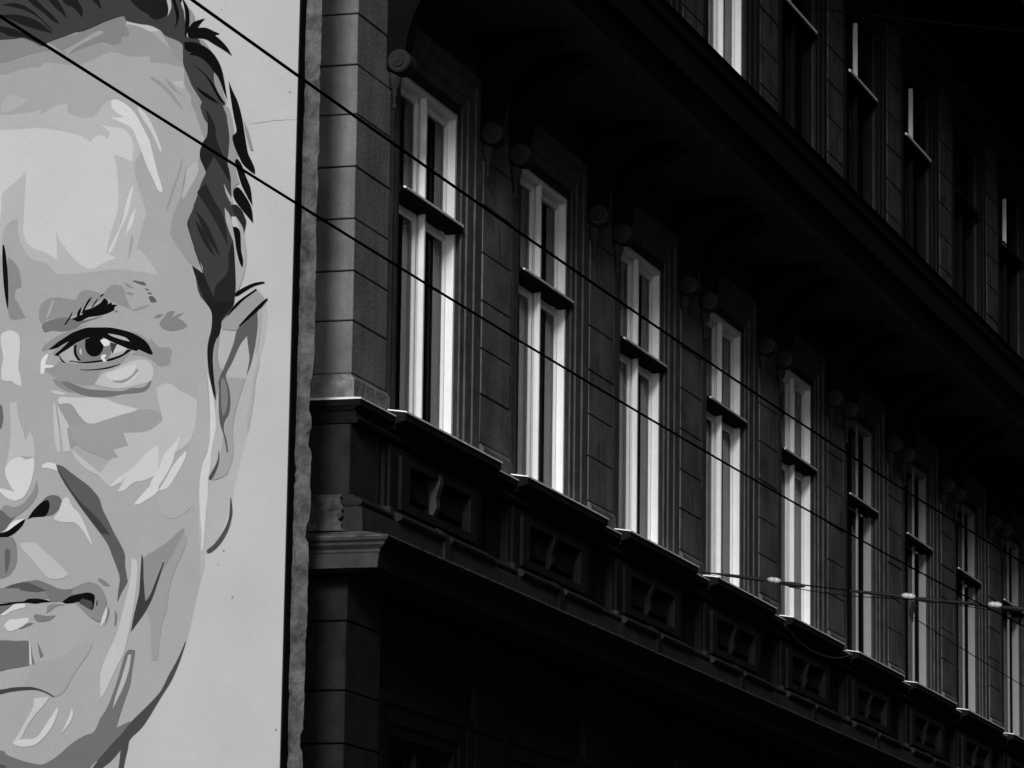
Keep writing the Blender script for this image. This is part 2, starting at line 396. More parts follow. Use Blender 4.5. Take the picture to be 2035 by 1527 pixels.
# torus moulding with a break at every bracket, plinth fascia, string course
tor = [(.02, 6.625), (.125, 6.625), (.155, 6.64), (.165, 6.66), (.155, 6.68), (.12, 6.695), (.10, 6.70), (.09, 6.72), (.02, 6.725)]
part(MB().sweep([(p-.04, z) for p, z in tor]+[(-.35, 6.725), (-.35, 6.625)], 1.16, 1.93, .45, .3), 'base_moulding', DTRIM)
for i in range(N):
    o = i*P
    part(MB().prism([(-p, z) for p, z in tor]+[(.05, 6.725), (.05, 6.625)], 2.02+o, 3.20+o), 'base_moulding', DTRIM)
    part(MB().prism([(-p, z) for p, z in tor]+[(.05, 6.725), (.05, 6.625)], 3.40+o, 4.60+o), 'base_moulding', DTRIM)
    part(MB().prism([(-p+.035, z) for p, z in tor]+[(.05, 6.725), (.05, 6.625)], 4.62+o, 5.42+o), 'base_moulding', DTRIM)
    part(MB().box(1.90+o, 2.01+o, -.10, .05, 6.42, 6.74), 'base_block', DTRIM, bevel=.01)
    part(MB().prism([(-.15, 6.42), (-.15, 6.62), (-.13, 6.70), (-.06, 6.75), (.05, 6.75), (.05, 6.42)], 3.215+o, 3.385+o), 'base_block', DTRIM if i == 0 else DADO)
part(MB().sweep([(.135, 6.40), (.125, 6.62), (-.3, 6.62), (-.3, 6.40)], 1.16, X1, .45, .3), 'plinth_fascia', BAND)
st = [(.475, 6.30), (.475, 6.325), (.14, 6.402), (-.3, 6.402), (-.3, 6.09), (.36, 6.09), (.373, 6.20), (.386, 6.212), (.386, 6.232), (.40, 6.24), (.435, 6.262), (.44, 6.28), (.46, 6.29)]
sc = part(MB().sweep(st, 1.16, X1, .45, .9, (1,)), 'string_course', DADO)  # front run coloured near black in place of shade
part(MB().sweep(st, 1.16, X1, .45, .9, (0,)), 'string_course_end', STRING)  # lighter copy of the same moulding for its lit end
MB().sweep([(.483, 6.318), (.483, 6.331), (.2, 6.398), (.2, 6.392)], 1.16, X1, .45, .9).build('flashing', STRIP, sc)
ragged('broken_plaster_patch', 1.05, .36, .03, 6.42, 6.71, CRUMB, .03, .022)

# --- main cornice over the tall windows
cor = [(.056, 11.35), (-.74, 11.35), (-.75, 11.362), (-.79, 11.40), (-.835, 11.47), (-.87, 11.55), (-.895, 11.625), (-.90, 11.64), (-.86, 11.66), (-.87, 11.80), (-.93, 11.83), (-.93, 12.12), (-.965, 12.15), (-.97, 12.26), (-1.0, 12.285), (.056, 12.42)]
part(MB().prism(cor[5:]+[(.056, 11.55)], 1.0, X1+.2), 'cornice', SOOT_SHADE)
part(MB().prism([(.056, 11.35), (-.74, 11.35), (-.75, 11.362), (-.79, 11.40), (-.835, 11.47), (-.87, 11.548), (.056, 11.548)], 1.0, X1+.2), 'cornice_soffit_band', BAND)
# upper window heads and eaves
for i in range(N):
    o = i*P
    part(MB().prism([(.056, 15.99), (-.05, 16.0), (-.10, 16.06), (-.12, 16.12), (-.22, 16.15), (-.23, 16.2), (.056, 16.26)], 1.98+o, 4.62+o), 'window_hood', UPTRIM)
part(MB().prism([(.056, 16.56), (-.06, 16.57), (-.10, 16.62), (-.28, 16.69), (-.30, 16.74), (-.28, 16.80), (-.55, 16.84), (-.95, 16.90), (-1.05, 17.0), (-1.15, 17.1), (-1.2, 17.6), (.056, 17.75)], .96, X1+.2), 'eaves_cornice', SOOT_SHADE)

# ---------------------------------------------------------------- house on the other side of the street (it shades the facade and fills the reflections)
ob = empty('street_house', (-12, -15, 0)); tag(ob, 'tall dark house front facing across the street, behind the viewer', 'building')
q = MB(); wx = [(-10+4*k) for k in range(37)]
for z0, z1, op in ((0, 2, 0), (2, 5, 1), (5, 7, 0), (7, 10, 1), (10, 12.4, 0), (12.4, 15.4, 1), (15.4, 17.5, 0), (17.5, 20.2, 1), (20.2, 30, 0)):
    if not op: q.box(-12, 140, -16, -15, z0, z1); continue
    e = [-12]
    for x in wx: e += [x+1, x+2.5]
    e.append(140)
    for k in range(0, len(e), 2): q.box(e[k], e[k+1], -16, -15, z0, z1)
q.box(-12, 140, -16.4, -16.1, 0, 30)
o = q.build('wall', OPP, ob); o.location = (12, 15, 0)

# ---------------------------------------------------------------- the mural
MURAL = [
('','face',168,'3.271,10.476 2.431,10.380 1.112,10.338 1.059,9.964 0.932,9.547 0.922,8.855 0.900,8.369 0.792,7.922 0.746,7.321 0.702,6.922 0.796,6.530 0.817,6.065 0.846,5.917 0.876,5.788 0.905,5.640 0.942,5.476 1.003,5.294 1.066,5.154 1.138,5.035 1.237,4.888 1.321,4.769 1.431,4.681 1.453,4.040 3.016,4.054'),
('','ear',178,'0.728,7.920 0.668,8.017 0.566,8.113 0.439,8.211 0.378,8.144 0.345,7.987 0.366,7.788 0.404,7.634 0.433,7.480 0.446,7.326 0.474,7.128 0.500,7.014 0.523,6.916 0.553,6.802 0.583,6.661 0.597,6.571 0.686,6.290 0.798,6.143 0.825,6.065 0.843,5.940 0.880,6.532 0.807,6.926 0.755,7.321'),
('face','skin_patch',136,'3.214,10.390 2.693,10.361 2.598,10.355 2.539,10.368 2.487,10.364 2.426,10.336 2.347,10.298 2.260,10.260 2.226,10.246 2.362,10.226 2.447,10.207 2.532,10.187 2.617,10.168 2.686,10.164 3.206,10.180'),
('face','skin_patch',152,'3.206,10.196 2.686,10.164 2.600,10.171 2.447,10.202 2.345,10.229 2.208,10.245 2.089,10.249 2.036,10.189 2.050,10.107 2.170,10.124 2.265,10.142 2.316,10.129 2.341,10.110 2.443,10.108 2.580,10.084 2.682,10.062 3.202,10.081'),
('face','skin_patch',152,'2.208,10.241 2.088,10.209 1.919,10.255 1.834,10.274 1.723,10.247 1.631,10.278 1.632,10.318 1.577,10.315 1.602,10.422 1.499,10.391 1.390,10.335 1.241,10.204 1.068,10.016 1.279,10.077 1.383,10.084 1.399,10.141 1.492,10.143 1.576,10.152 1.636,10.172 1.705,10.193 1.781,10.185 1.864,10.146 1.957,10.119 2.050,10.109'),
('face','skin_patch',134,'2.275,10.306 2.211,10.327 2.144,10.347 2.042,10.365 1.957,10.392 1.873,10.423 1.755,10.461 1.671,10.488 1.603,10.483 1.598,10.442 1.606,10.414 1.583,10.364 1.577,10.315 1.632,10.318 1.640,10.278 1.664,10.259 1.723,10.251 1.792,10.276 1.834,10.274 1.919,10.255 2.020,10.221 2.096,10.201 2.157,10.237 2.209,10.265'),
('face','skin_patch',161,'2.098,10.250 2.039,10.279 1.855,10.373 1.804,10.370 1.807,10.354 1.954,10.290 2.038,10.246 2.096,10.201 2.140,10.236'),
('face','skin_patch',182,'3.189,9.760 2.670,9.734 2.584,9.729 2.456,9.738 2.371,9.745 2.320,9.763 2.327,9.714 2.243,9.754 2.159,9.790 2.082,9.785 2.089,9.729 2.036,9.694 1.942,9.668 1.849,9.675 1.817,9.713 1.776,9.767 1.709,9.804 1.598,9.757 1.475,9.605 1.403,9.431 1.491,9.294 1.487,9.165 1.441,9.027 1.386,8.856 1.409,8.793 1.461,8.572 1.427,8.571 1.358,8.488 1.271,8.364 1.607,8.420 1.859,8.408 2.146,8.413 2.371,8.536 3.145,8.654'),
('face','skin_patch',201,'3.184,9.621 2.614,9.609 2.494,9.606 2.340,9.606 2.194,9.585 2.014,9.538 1.911,9.492 1.876,9.466 1.852,9.501 1.802,9.518 1.768,9.508 1.733,9.482 1.718,9.530 1.762,9.581 1.801,9.615 1.719,9.582 1.643,9.574 1.583,9.546 1.531,9.479 1.511,9.397 1.516,9.287 1.619,9.333 1.678,9.353 1.660,9.303 1.634,9.141 1.625,8.996 1.638,8.869 1.676,8.742 1.706,8.624 1.712,8.560 1.635,8.513 1.735,8.482 1.826,8.434 1.920,8.466 1.998,8.534 2.068,8.618 2.122,8.692 2.153,8.754 2.141,8.637 2.137,8.521 2.237,8.586 2.331,8.622 2.392,8.666 2.425,8.731 2.435,8.796 2.431,9.022 2.426,9.252 2.521,9.172 2.621,9.089 2.630,8.984 2.639,8.871 3.154,8.881'),
('face','skin_patch',177,'2.648,9.835 2.599,9.897 2.547,9.886 2.434,9.843 2.501,9.794 2.602,9.755 2.663,9.771'),
('face','skin_patch',168,'2.586,8.820 2.485,8.880 2.472,8.734 2.416,8.610 2.345,8.535 2.225,8.497 2.146,8.413 2.073,8.266 2.106,8.219 2.358,8.183 2.487,8.220 2.603,8.467 2.611,8.684'),
('face','skin_patch',208,'1.510,9.086 1.505,9.070 1.545,8.864 1.601,8.747 1.663,8.582 1.704,8.552 1.688,8.599 1.633,8.708 1.586,8.818 1.564,8.929 1.534,9.040'),
('face','skin_patch',208,'1.475,8.912 1.501,8.782 1.557,8.697 1.527,8.823'),
('face','skin_patch',163,'1.507,8.702 1.489,8.653 1.503,8.566 1.530,8.488 1.524,8.575'),
('face','skin_patch',211,'1.709,9.797 1.666,9.803 1.583,9.757 1.504,9.679 1.449,9.585 1.386,9.471 1.363,9.408 1.305,9.201 1.278,9.122 1.254,9.043 1.266,9.024 1.297,9.054 1.342,9.150 1.392,9.246 1.443,9.372 1.480,9.460 1.517,9.544 1.569,9.588 1.644,9.625 1.714,9.662 1.653,9.654 1.597,9.655 1.663,9.696 1.708,9.748'),
('face','skin_patch',203,'1.488,9.735 1.453,9.708 1.396,9.648 1.350,9.563 1.305,9.466 1.268,9.362 1.285,9.363 1.326,9.447 1.375,9.540 1.433,9.625 1.474,9.693'),
('face','skin_patch',149,'1.380,9.978 1.320,9.942 1.225,9.864 1.156,9.779 1.085,9.671 1.129,9.713 1.206,9.798 1.293,9.884 1.379,9.954'),
('face','skin_patch',149,'1.270,9.972 1.205,9.911 1.140,9.835 1.085,9.803 1.140,9.819 1.208,9.871'),
('face','skin_patch',183,'1.201,9.919 1.109,9.922 1.086,9.856 1.141,9.875'),
('face','skin_patch',145,'1.306,10.346 1.126,10.225 1.105,10.058 0.954,9.751 0.948,9.695 0.890,9.555 0.888,9.467 0.912,9.428 0.948,9.526 1.002,9.674 1.029,9.732 1.039,9.805 1.092,9.888 1.105,10.058 1.182,10.128 1.271,10.287'),
('face','skin_patch',151,'0.950,9.296 0.888,9.169 0.943,9.032 0.988,8.883 1.031,8.758 0.981,8.604 0.901,8.418 0.984,8.418 1.087,8.538 1.170,8.661 1.175,8.718 1.154,8.844 1.099,8.969 1.019,9.068 0.971,9.170 0.962,9.265'),
('face','skin_patch',178,'0.970,9.266 0.955,9.185 1.002,9.083 1.078,8.960 1.093,9.032 1.055,9.190'),
('face','skin_patch',151,'1.092,9.320 1.098,9.216 1.159,9.020 1.205,8.871 1.218,8.879 1.184,9.013 1.122,9.186'),
('face','skin_patch',151,'1.056,9.222 1.061,9.111 1.084,9.008 1.099,8.969 1.079,9.127'),
('face','skin_patch',140,'2.559,8.561 2.516,8.535 2.462,8.460 2.438,8.379 2.431,8.314 2.477,8.300 2.488,8.237 2.452,8.178 2.388,8.063 2.481,8.051 2.524,8.069 2.540,8.141 2.559,8.447'),
('face','skin_patch',15,'2.609,8.667 2.592,8.653 2.570,8.550 2.552,8.406 2.542,8.242 2.542,8.128 2.567,8.223 2.590,8.367 2.605,8.531'),
('face','skin_patch',144,'2.267,8.153 2.239,8.185 2.191,8.213 2.128,8.217 2.036,8.203 1.958,8.189 1.939,8.238 1.897,8.266 1.820,8.256 1.735,8.223 1.720,8.189 1.844,8.135 1.954,8.073 2.052,8.051 2.171,8.043 2.220,8.032 2.247,8.006 2.277,8.061'),
('face','skin_patch',173,'2.155,8.202 2.148,8.198 2.187,8.083 2.207,8.058 2.195,8.110'),
('face','skin_patch',116,'2.247,7.993 2.227,8.019 2.171,8.036 2.031,8.053 1.931,8.019 1.729,8.050 1.757,8.038 1.909,7.992 1.957,7.954 2.069,7.939 2.154,7.949 2.217,7.938 2.239,7.966'),
('face','skin_patch',144,'1.715,8.248 1.653,8.298 1.597,8.289 1.561,8.268 1.531,8.180 1.494,8.106 1.486,8.092 1.613,8.144 1.670,8.173 1.720,8.195'),
('face','skin_patch',94,'1.490,8.321 1.459,8.323 1.416,8.311 1.396,8.313 1.367,8.285 1.370,8.279 1.416,8.288'),
('face','skin_patch',95,'1.383,8.256 1.359,8.252 1.341,8.241 1.359,8.237'),
('face','skin_patch',95,'1.358,8.212 1.344,8.225 1.320,8.214 1.323,8.204'),
('face','skin_patch',95,'1.347,8.185 1.323,8.194 1.287,8.169 1.276,8.139 1.321,8.141 1.335,8.158'),
('face','skin_patch',142,'1.556,8.311 1.513,8.292 1.474,8.264 1.499,8.261 1.541,8.287'),
('face','skin_patch',142,'1.546,8.227 1.512,8.232 1.469,8.217 1.497,8.205'),
('face','skin_patch',147,'1.486,8.092 1.438,8.103 1.345,8.122 1.348,8.109 1.423,8.083 1.479,8.082'),
('face','skin_patch',119,'1.639,8.076 1.612,8.094 1.597,8.074'),
('','eyebrow',8,'1.999,8.036 1.953,8.053 1.898,8.074 1.881,8.103 1.829,8.117 1.760,8.151 1.723,8.189 1.706,8.185 1.684,8.161 1.694,8.141 1.656,8.159 1.655,8.139 1.606,8.134 1.633,8.112 1.636,8.092 1.702,8.065 1.771,8.052 1.848,8.045 1.910,8.018 1.945,8.014 1.967,8.027'),
('eyebrow','eyebrow_hair',8,'1.987,8.101 1.993,8.068 2.016,8.029 2.043,7.991 2.057,7.998 2.030,8.030'),
('eyebrow','eyebrow_hair',8,'1.911,8.134 1.919,8.085 1.932,8.052 1.953,8.046 1.941,8.099'),
('eyebrow','eyebrow_hair',8,'1.825,8.210 1.838,8.181 1.872,8.129 1.891,8.077 1.912,8.078 1.886,8.136 1.860,8.182'),
('eyebrow','eyebrow_hair',8,'1.769,8.198 1.782,8.172 1.816,8.127 1.830,8.121 1.796,8.172'),
('eyebrow','eyebrow_hair',8,'1.723,8.234 1.728,8.219 1.758,8.198 1.752,8.217'),
('face','skin_patch',143,'2.240,7.800 2.213,7.839 2.117,7.901 2.013,7.943 1.895,7.978 1.839,7.988 1.922,7.959 2.046,7.891 2.150,7.829 2.184,7.798 2.232,7.780'),
('face','skin_patch',149,'2.207,7.646 2.130,7.663 2.075,7.707 2.011,7.681 1.899,7.673 1.759,7.671 1.620,7.689 1.517,7.737 1.490,7.746 1.577,7.654 1.722,7.614 1.755,7.556 1.782,7.504 1.893,7.502 1.999,7.532 2.105,7.563 2.177,7.612'),
('face','skin_patch',148,'1.481,7.920 1.383,7.876 1.276,7.780 1.262,7.779 1.165,7.772 1.136,7.734 1.161,7.637 1.216,7.626 1.286,7.668 1.371,7.711 1.482,7.729 1.414,7.759 1.351,7.737 1.295,7.721 1.325,7.795'),
('face','skin_patch',144,'1.317,7.854 1.282,7.813 1.240,7.779 1.190,7.769 1.164,7.729 1.175,7.698 1.141,7.661 1.161,7.642 1.210,7.624 1.252,7.638 1.312,7.687 1.346,7.705'),
('','eye',175,'2.161,7.750 2.090,7.741 1.946,7.841 1.836,7.882 1.660,7.855 1.554,7.811 1.512,7.780 1.552,7.732 1.642,7.703 1.760,7.688 1.899,7.680 1.991,7.690 2.033,7.705 2.084,7.747'),
('eye','iris',127,'1.946,7.834 1.870,7.871 1.724,7.878 1.659,7.829 1.647,7.775 1.656,7.730 1.690,7.698 1.760,7.688 1.857,7.688 1.914,7.700 1.957,7.742 1.966,7.789'),
('eye','iris_rim',21,'1.967,7.822 1.943,7.834 1.945,7.781 1.929,7.734 1.900,7.700 1.921,7.697 1.950,7.728 1.967,7.769'),
('eye','iris_glint',193,'1.910,7.799 1.899,7.779 1.898,7.746 1.912,7.753 1.917,7.787'),
('eye','eye_shadow',62,'1.660,7.835 1.600,7.820 1.636,7.742 1.647,7.769'),
('eye','eye_highlight',198,'1.596,7.819 1.512,7.780 1.553,7.762 1.636,7.742'),
('eye','pupil',5,'1.870,7.871 1.794,7.887 1.724,7.878 1.716,7.811 1.717,7.785 1.734,7.753 1.761,7.731 1.792,7.727 1.824,7.735 1.853,7.761 1.869,7.798 1.872,7.838'),
('eye','eyelid',8,'2.184,7.798 2.115,7.848 2.046,7.891 1.977,7.928 1.873,7.960 1.768,7.960 1.656,7.953 1.558,7.930 1.467,7.900 1.382,7.850 1.339,7.809 1.310,7.761 1.295,7.728 1.316,7.722 1.351,7.737 1.414,7.766 1.434,7.757 1.477,7.768 1.512,7.780 1.603,7.820 1.681,7.856 1.724,7.878 1.822,7.882 1.877,7.871 1.946,7.841 2.008,7.804 2.084,7.760 2.090,7.741 2.136,7.749 2.106,7.774 2.044,7.832 2.010,7.857 2.114,7.808'),
('eye','eyelid_glint',146,'2.124,7.792 2.072,7.829 2.010,7.857 2.044,7.825 2.106,7.774 2.154,7.757'),
('eye','eyelid_glint',174,'1.683,7.906 1.627,7.897 1.535,7.870 1.492,7.835 1.556,7.851 1.640,7.881'),
('eye','eye_highlight',225,'1.744,7.852 1.723,7.864 1.688,7.860 1.660,7.835 1.669,7.813 1.708,7.808'),
('eye','eye_highlight',225,'1.695,7.741 1.726,7.736 1.736,7.713 1.711,7.686 1.690,7.681 1.694,7.698 1.704,7.708 1.701,7.718 1.688,7.724'),
('eye','lash_line',8,'2.005,7.691 1.984,7.703 1.942,7.695 1.857,7.688 1.732,7.696 1.718,7.683 1.829,7.676 1.913,7.681 1.970,7.693'),
('eye','lash_line',8,'1.686,7.688 1.669,7.704 1.621,7.715 1.552,7.738 1.511,7.770 1.476,7.765 1.511,7.743 1.552,7.719 1.620,7.695 1.669,7.684'),
('eye','lash_line',8,'2.087,7.747 2.069,7.720 2.032,7.685 2.054,7.690 2.083,7.721'),
('eye','lash_line',10,'1.911,7.628 1.813,7.624 1.688,7.635 1.577,7.657 1.570,7.654 1.674,7.625 1.813,7.616 1.897,7.622'),
('face','skin_patch',222,'2.197,7.765 2.182,7.758 2.208,7.679 2.134,7.670 2.144,7.654 2.207,7.653 2.219,7.600 2.244,7.608 2.244,7.701 2.224,7.740'),
('face','skin_patch',191,'1.741,7.555 1.694,7.593 1.618,7.616 1.481,7.676 1.342,7.677 1.284,7.596 1.302,7.511 1.474,7.472 1.613,7.464 1.782,7.504'),
('face','skin_patch',205,'1.693,7.576 1.638,7.604 1.549,7.626 1.428,7.664 1.437,7.615 1.477,7.564 1.546,7.534 1.629,7.531 1.665,7.549'),
('face','skin_patch',148,'1.636,7.528 1.546,7.528 1.470,7.564 1.430,7.615 1.409,7.601 1.483,7.532 1.545,7.504 1.601,7.510'),
('face','skin_patch',208,'1.604,7.507 1.538,7.501 1.476,7.531 1.422,7.575 1.398,7.591 1.442,7.543 1.503,7.500 1.558,7.494'),
('face','skin_patch',139,'2.141,7.564 2.063,7.541 2.033,7.494 1.947,7.444 2.032,7.467 2.104,7.510'),
('face','skin_patch',116,'2.059,7.541 1.999,7.529 1.907,7.492 1.822,7.466 1.682,7.451 1.543,7.442 1.474,7.462 1.384,7.462 1.343,7.480 1.309,7.518 1.302,7.505 1.328,7.453 1.383,7.426 1.542,7.416 1.646,7.400 1.750,7.401 1.877,7.422 1.962,7.458 2.033,7.500'),
('face','skin_patch',132,'1.250,7.973 1.213,8.015 1.173,8.061 1.119,8.062 1.151,8.008 1.098,8.034 1.044,8.047 1.097,8.002 1.055,7.985 1.012,7.939 1.053,7.917 1.144,7.905 1.219,7.928'),
('face','skin_patch',132,'1.301,8.015 1.264,8.041 1.218,8.039 1.247,8.017'),
('face','skin_patch',187,'2.500,7.387 2.440,7.385 2.419,7.265 2.373,7.145 2.353,7.065 2.322,7.143 2.295,7.103 2.275,7.023 2.272,6.936 2.399,6.948 2.474,6.911 2.515,6.873 2.487,7.030 2.483,7.149'),
('face','skin_patch',206,'2.596,7.928 2.554,7.962 2.495,7.964 2.443,7.929 2.428,7.865 2.429,7.777 2.434,7.674 2.408,7.561 2.407,7.510 2.454,7.531 2.489,7.557 2.557,7.563 2.579,7.592 2.578,7.688 2.568,7.743 2.588,7.848'),
('face','skin_patch',196,'2.156,7.468 2.080,7.461 2.003,7.435 2.062,7.429 2.122,7.443'),
('face','skin_patch',151,'2.127,7.360 2.077,7.358 1.976,7.354 1.906,7.265 1.845,7.202 1.734,7.140 1.980,6.992 2.089,7.232'),
('face','skin_patch',199,'2.091,7.398 2.062,7.417 1.977,7.406 1.826,7.400 1.692,7.387 1.574,7.339 1.406,7.294 1.455,7.264 1.479,7.249 1.587,7.234 1.670,7.217 1.736,7.196 1.786,7.190 1.845,7.204 1.906,7.265 1.976,7.354 2.077,7.358'),
('face','skin_patch',104,'2.584,7.377 2.556,7.313 2.550,7.249 2.561,7.202 2.577,7.179 2.746,7.177 2.754,7.392'),
('face','skin_patch',156,'1.463,7.270 1.300,7.287 1.155,7.219 1.295,7.106 1.525,7.107 1.480,7.003 1.604,6.976 1.560,6.912 1.626,6.898 1.812,6.967 1.932,7.050 1.986,7.170 1.845,7.197 1.786,7.187 1.662,7.222'),
('face','skin_patch',187,'1.231,7.472 1.148,7.484 1.056,7.425 0.930,7.358 0.912,7.310 0.917,7.201 0.939,7.084 0.986,6.992 1.145,6.898 1.285,6.793 1.422,6.727 1.570,6.700 1.628,6.683 1.723,6.776 1.626,6.898 1.560,6.912 1.604,6.976 1.480,7.003 1.525,7.107 1.317,7.115 1.195,7.197 1.254,7.417'),
('face','skin_patch',172,'0.924,7.146 0.908,7.302 0.916,7.444 0.844,7.527 0.812,7.259 0.797,7.025 0.850,6.849 0.872,6.733 0.875,6.601 0.863,6.422 0.889,6.462 0.931,6.510 1.028,6.435 1.126,6.422 1.203,6.502 1.197,6.611 1.077,6.740 0.995,6.885'),
('face','skin_patch',189,'2.128,7.373 2.111,7.373 2.069,7.134 2.051,6.976 2.072,6.968 2.100,7.056 2.118,7.215'),
('face','skin_patch',189,'2.102,7.372 2.075,7.324 1.987,7.178 2.002,7.147 1.963,6.973 2.030,6.975 2.052,7.133'),
('face','skin_patch',190,'1.955,6.988 1.852,6.906 1.689,6.775 1.671,6.727 1.723,6.776 1.824,6.826 1.928,6.924'),
('face','skin_patch',204,'1.231,7.002 1.329,6.935 1.441,6.822 1.555,6.755 1.628,6.683 1.570,6.697 1.481,6.772 1.521,6.707 1.564,6.642 1.502,6.651 1.421,6.711 1.339,6.724 1.225,6.791'),
('face','skin_patch',211,'1.223,6.728 1.282,6.683 1.344,6.623 1.392,6.570 1.420,6.536 1.375,6.538 1.318,6.568 1.220,6.635'),
('face','skin_patch',207,'1.174,6.928 1.109,6.996 1.050,7.065 1.068,6.987 1.115,6.895'),
('face','skin_patch',208,'1.283,6.708 1.228,6.800 1.174,6.938 1.091,6.936 1.098,6.873 1.152,6.766 1.216,6.674 1.280,6.614'),
('face','skin_patch',210,'1.211,6.647 1.160,6.727 1.105,6.827 1.049,6.895 0.993,6.948 0.995,6.901 1.038,6.809 1.093,6.725 1.141,6.664 1.198,6.639'),
('face','skin_patch',207,'0.860,7.748 0.847,7.653 0.816,7.416 0.802,7.181 0.801,7.025 0.819,6.926 0.850,6.849 0.872,6.733 0.875,6.601 0.863,6.422 0.847,6.282 0.847,6.182 0.835,6.150 0.823,6.305 0.815,6.460 0.804,6.599 0.804,6.716 0.788,6.824 0.785,6.925 0.765,7.039 0.751,7.140 0.773,7.336 0.800,7.447 0.833,7.574'),
('','nose',210,'2.515,6.865 2.474,6.919 2.399,6.948 2.348,6.923 2.306,6.929 2.272,6.936 2.270,6.857 2.284,6.779 2.306,6.700 2.346,6.631 2.387,6.605 2.437,6.598 2.506,6.628 2.558,6.677 2.559,6.701 2.508,6.691 2.431,6.665 2.476,6.730 2.512,6.802'),
('nose','nose_shadow',138,'2.249,6.754 2.232,6.698 2.243,6.628 2.293,6.558 2.366,6.498 2.441,6.465 2.492,6.486 2.545,6.535 2.504,6.565 2.427,6.547 2.352,6.576 2.296,6.637 2.264,6.699'),
('nose','nose_shadow',101,'2.722,6.532 2.553,6.527 2.501,6.494 2.458,6.461 2.416,6.468 2.465,6.422 2.505,6.368 2.538,6.346 2.715,6.343'),
('nose','nose_highlight',224,'2.546,6.352 2.496,6.368 2.448,6.422 2.398,6.444 2.333,6.451 2.421,6.389 2.479,6.360'),
('nose','nostril',103,'2.185,6.594 2.144,6.625 2.094,6.632 2.052,6.618 2.027,6.582 2.040,6.535 2.073,6.497 2.122,6.471 2.214,6.470 2.265,6.471'),
('nose','nostril',5,'2.314,6.445 2.282,6.495 2.242,6.541 2.185,6.587 2.143,6.593 2.129,6.561 2.136,6.507 2.164,6.468 2.214,6.462 2.273,6.460'),
('nose','nose_line',9,'2.715,6.351 2.546,6.342 2.479,6.360 2.422,6.397 2.364,6.435 2.333,6.450 2.346,6.411 2.395,6.357 2.453,6.320 2.511,6.302 2.545,6.303 2.714,6.307'),
('nose','nose_highlight',210,'2.207,6.871 2.162,6.893 2.090,6.878 2.067,6.819 2.143,6.845 2.202,6.851'),
('nose','nose_highlight',204,'2.017,6.597 1.976,6.611 1.932,6.532 1.880,6.483 1.818,6.372 1.773,6.269 1.755,6.222 1.789,6.262 1.833,6.333 1.911,6.406 2.011,6.413 2.079,6.434 2.088,6.450 2.048,6.512'),
('face','skin_patch',91,'2.087,6.876 2.026,6.857 1.957,6.807 1.889,6.758 1.803,6.696 1.752,6.644 1.708,6.587 1.681,6.508 1.628,6.413 1.575,6.310 1.531,6.231 1.583,6.342 1.531,6.243 1.484,6.151 1.478,6.060 1.457,5.956 1.456,5.924 1.499,5.848 1.534,5.771 1.530,5.848 1.519,5.958 1.550,6.049 1.598,6.161 1.628,6.227 1.693,6.319 1.639,6.242 1.691,6.313 1.778,6.418 1.856,6.514 1.934,6.618 2.005,6.714 2.058,6.803'),
('face','skin_patch',63,'2.081,6.862 2.041,6.802 1.953,6.674 1.857,6.561 1.746,6.463 1.660,6.367 1.599,6.280 1.546,6.177 1.601,6.258 1.550,6.179 1.492,6.093 1.477,6.047 1.461,5.956 1.458,5.924 1.499,5.851 1.533,5.774 1.528,5.848 1.518,5.958 1.548,6.049 1.597,6.161 1.626,6.227 1.692,6.319 1.689,6.315 1.776,6.419 1.854,6.515 1.933,6.620 2.056,6.804'),
('face','skin_patch',193,'1.424,6.111 1.382,6.090 1.372,5.986 1.382,5.858 1.398,5.716 1.433,5.517 1.470,5.366 1.522,5.264 1.612,5.073 1.652,5.023 1.657,5.203 1.620,5.330 1.530,5.532 1.487,5.699 1.450,5.846 1.427,5.988'),
('face','skin_patch',156,'0.968,6.253 0.999,6.144 1.064,6.004 1.101,5.876 1.123,5.697 1.161,5.569 1.187,5.313 1.235,5.314 1.259,5.636 1.288,5.701 1.211,5.892 1.134,6.051 1.004,6.300'),
('face','skin_patch',142,'0.988,6.338 1.010,6.274 1.081,6.134 1.154,6.032 1.238,5.854 1.304,5.772 1.316,5.959 1.327,6.089 1.301,6.133 1.240,6.164 1.139,6.226 1.072,6.282 1.032,6.320'),
('face','skin_patch',61,'1.342,6.144 1.327,6.102 1.320,5.959 1.300,5.772 1.264,5.816 1.213,5.944 1.162,6.075 1.151,6.074 1.186,5.962 1.230,5.822 1.275,5.726 1.341,5.631 1.413,5.536 1.396,5.645 1.372,5.754 1.354,5.844 1.348,5.986'),
('face','skin_patch',129,'2.756,6.311 2.433,6.308 2.402,6.248 2.392,6.163 2.403,6.078 2.491,5.989 2.743,5.970'),
('face','skin_patch',96,'2.499,6.199 2.478,6.218 2.450,6.204 2.450,6.119 2.465,6.054 2.485,6.009 2.492,6.107'),
('face','skin_patch',188,'2.375,6.260 2.242,6.257 2.177,6.203 2.084,6.129 1.976,6.028 1.954,5.995 2.002,5.970 2.113,5.973 2.185,6.040 2.272,6.134 2.345,6.207'),
('','mouth',117,'2.509,5.899 2.440,5.929 2.336,5.950 2.252,5.960 2.224,5.964 2.168,5.949 2.083,5.914 2.027,5.890 1.936,5.884 1.868,5.909 1.806,5.930 1.758,5.932 1.702,5.911 1.659,5.864 1.633,5.812 1.621,5.760 1.640,5.696 1.672,5.616 1.720,5.633 1.784,5.680 1.834,5.733 1.864,5.779 1.898,5.773 1.996,5.788 2.093,5.788 2.122,5.824 2.194,5.878 2.263,5.870 2.354,5.888 2.390,5.905'),
('mouth','lip',137,'1.902,5.887 1.806,5.928 1.702,5.909 1.631,5.799 1.641,5.696 1.675,5.619 1.784,5.681 1.884,5.774 1.857,5.775 1.758,5.721 1.731,5.737 1.723,5.821 1.762,5.854 1.831,5.849 1.914,5.845'),
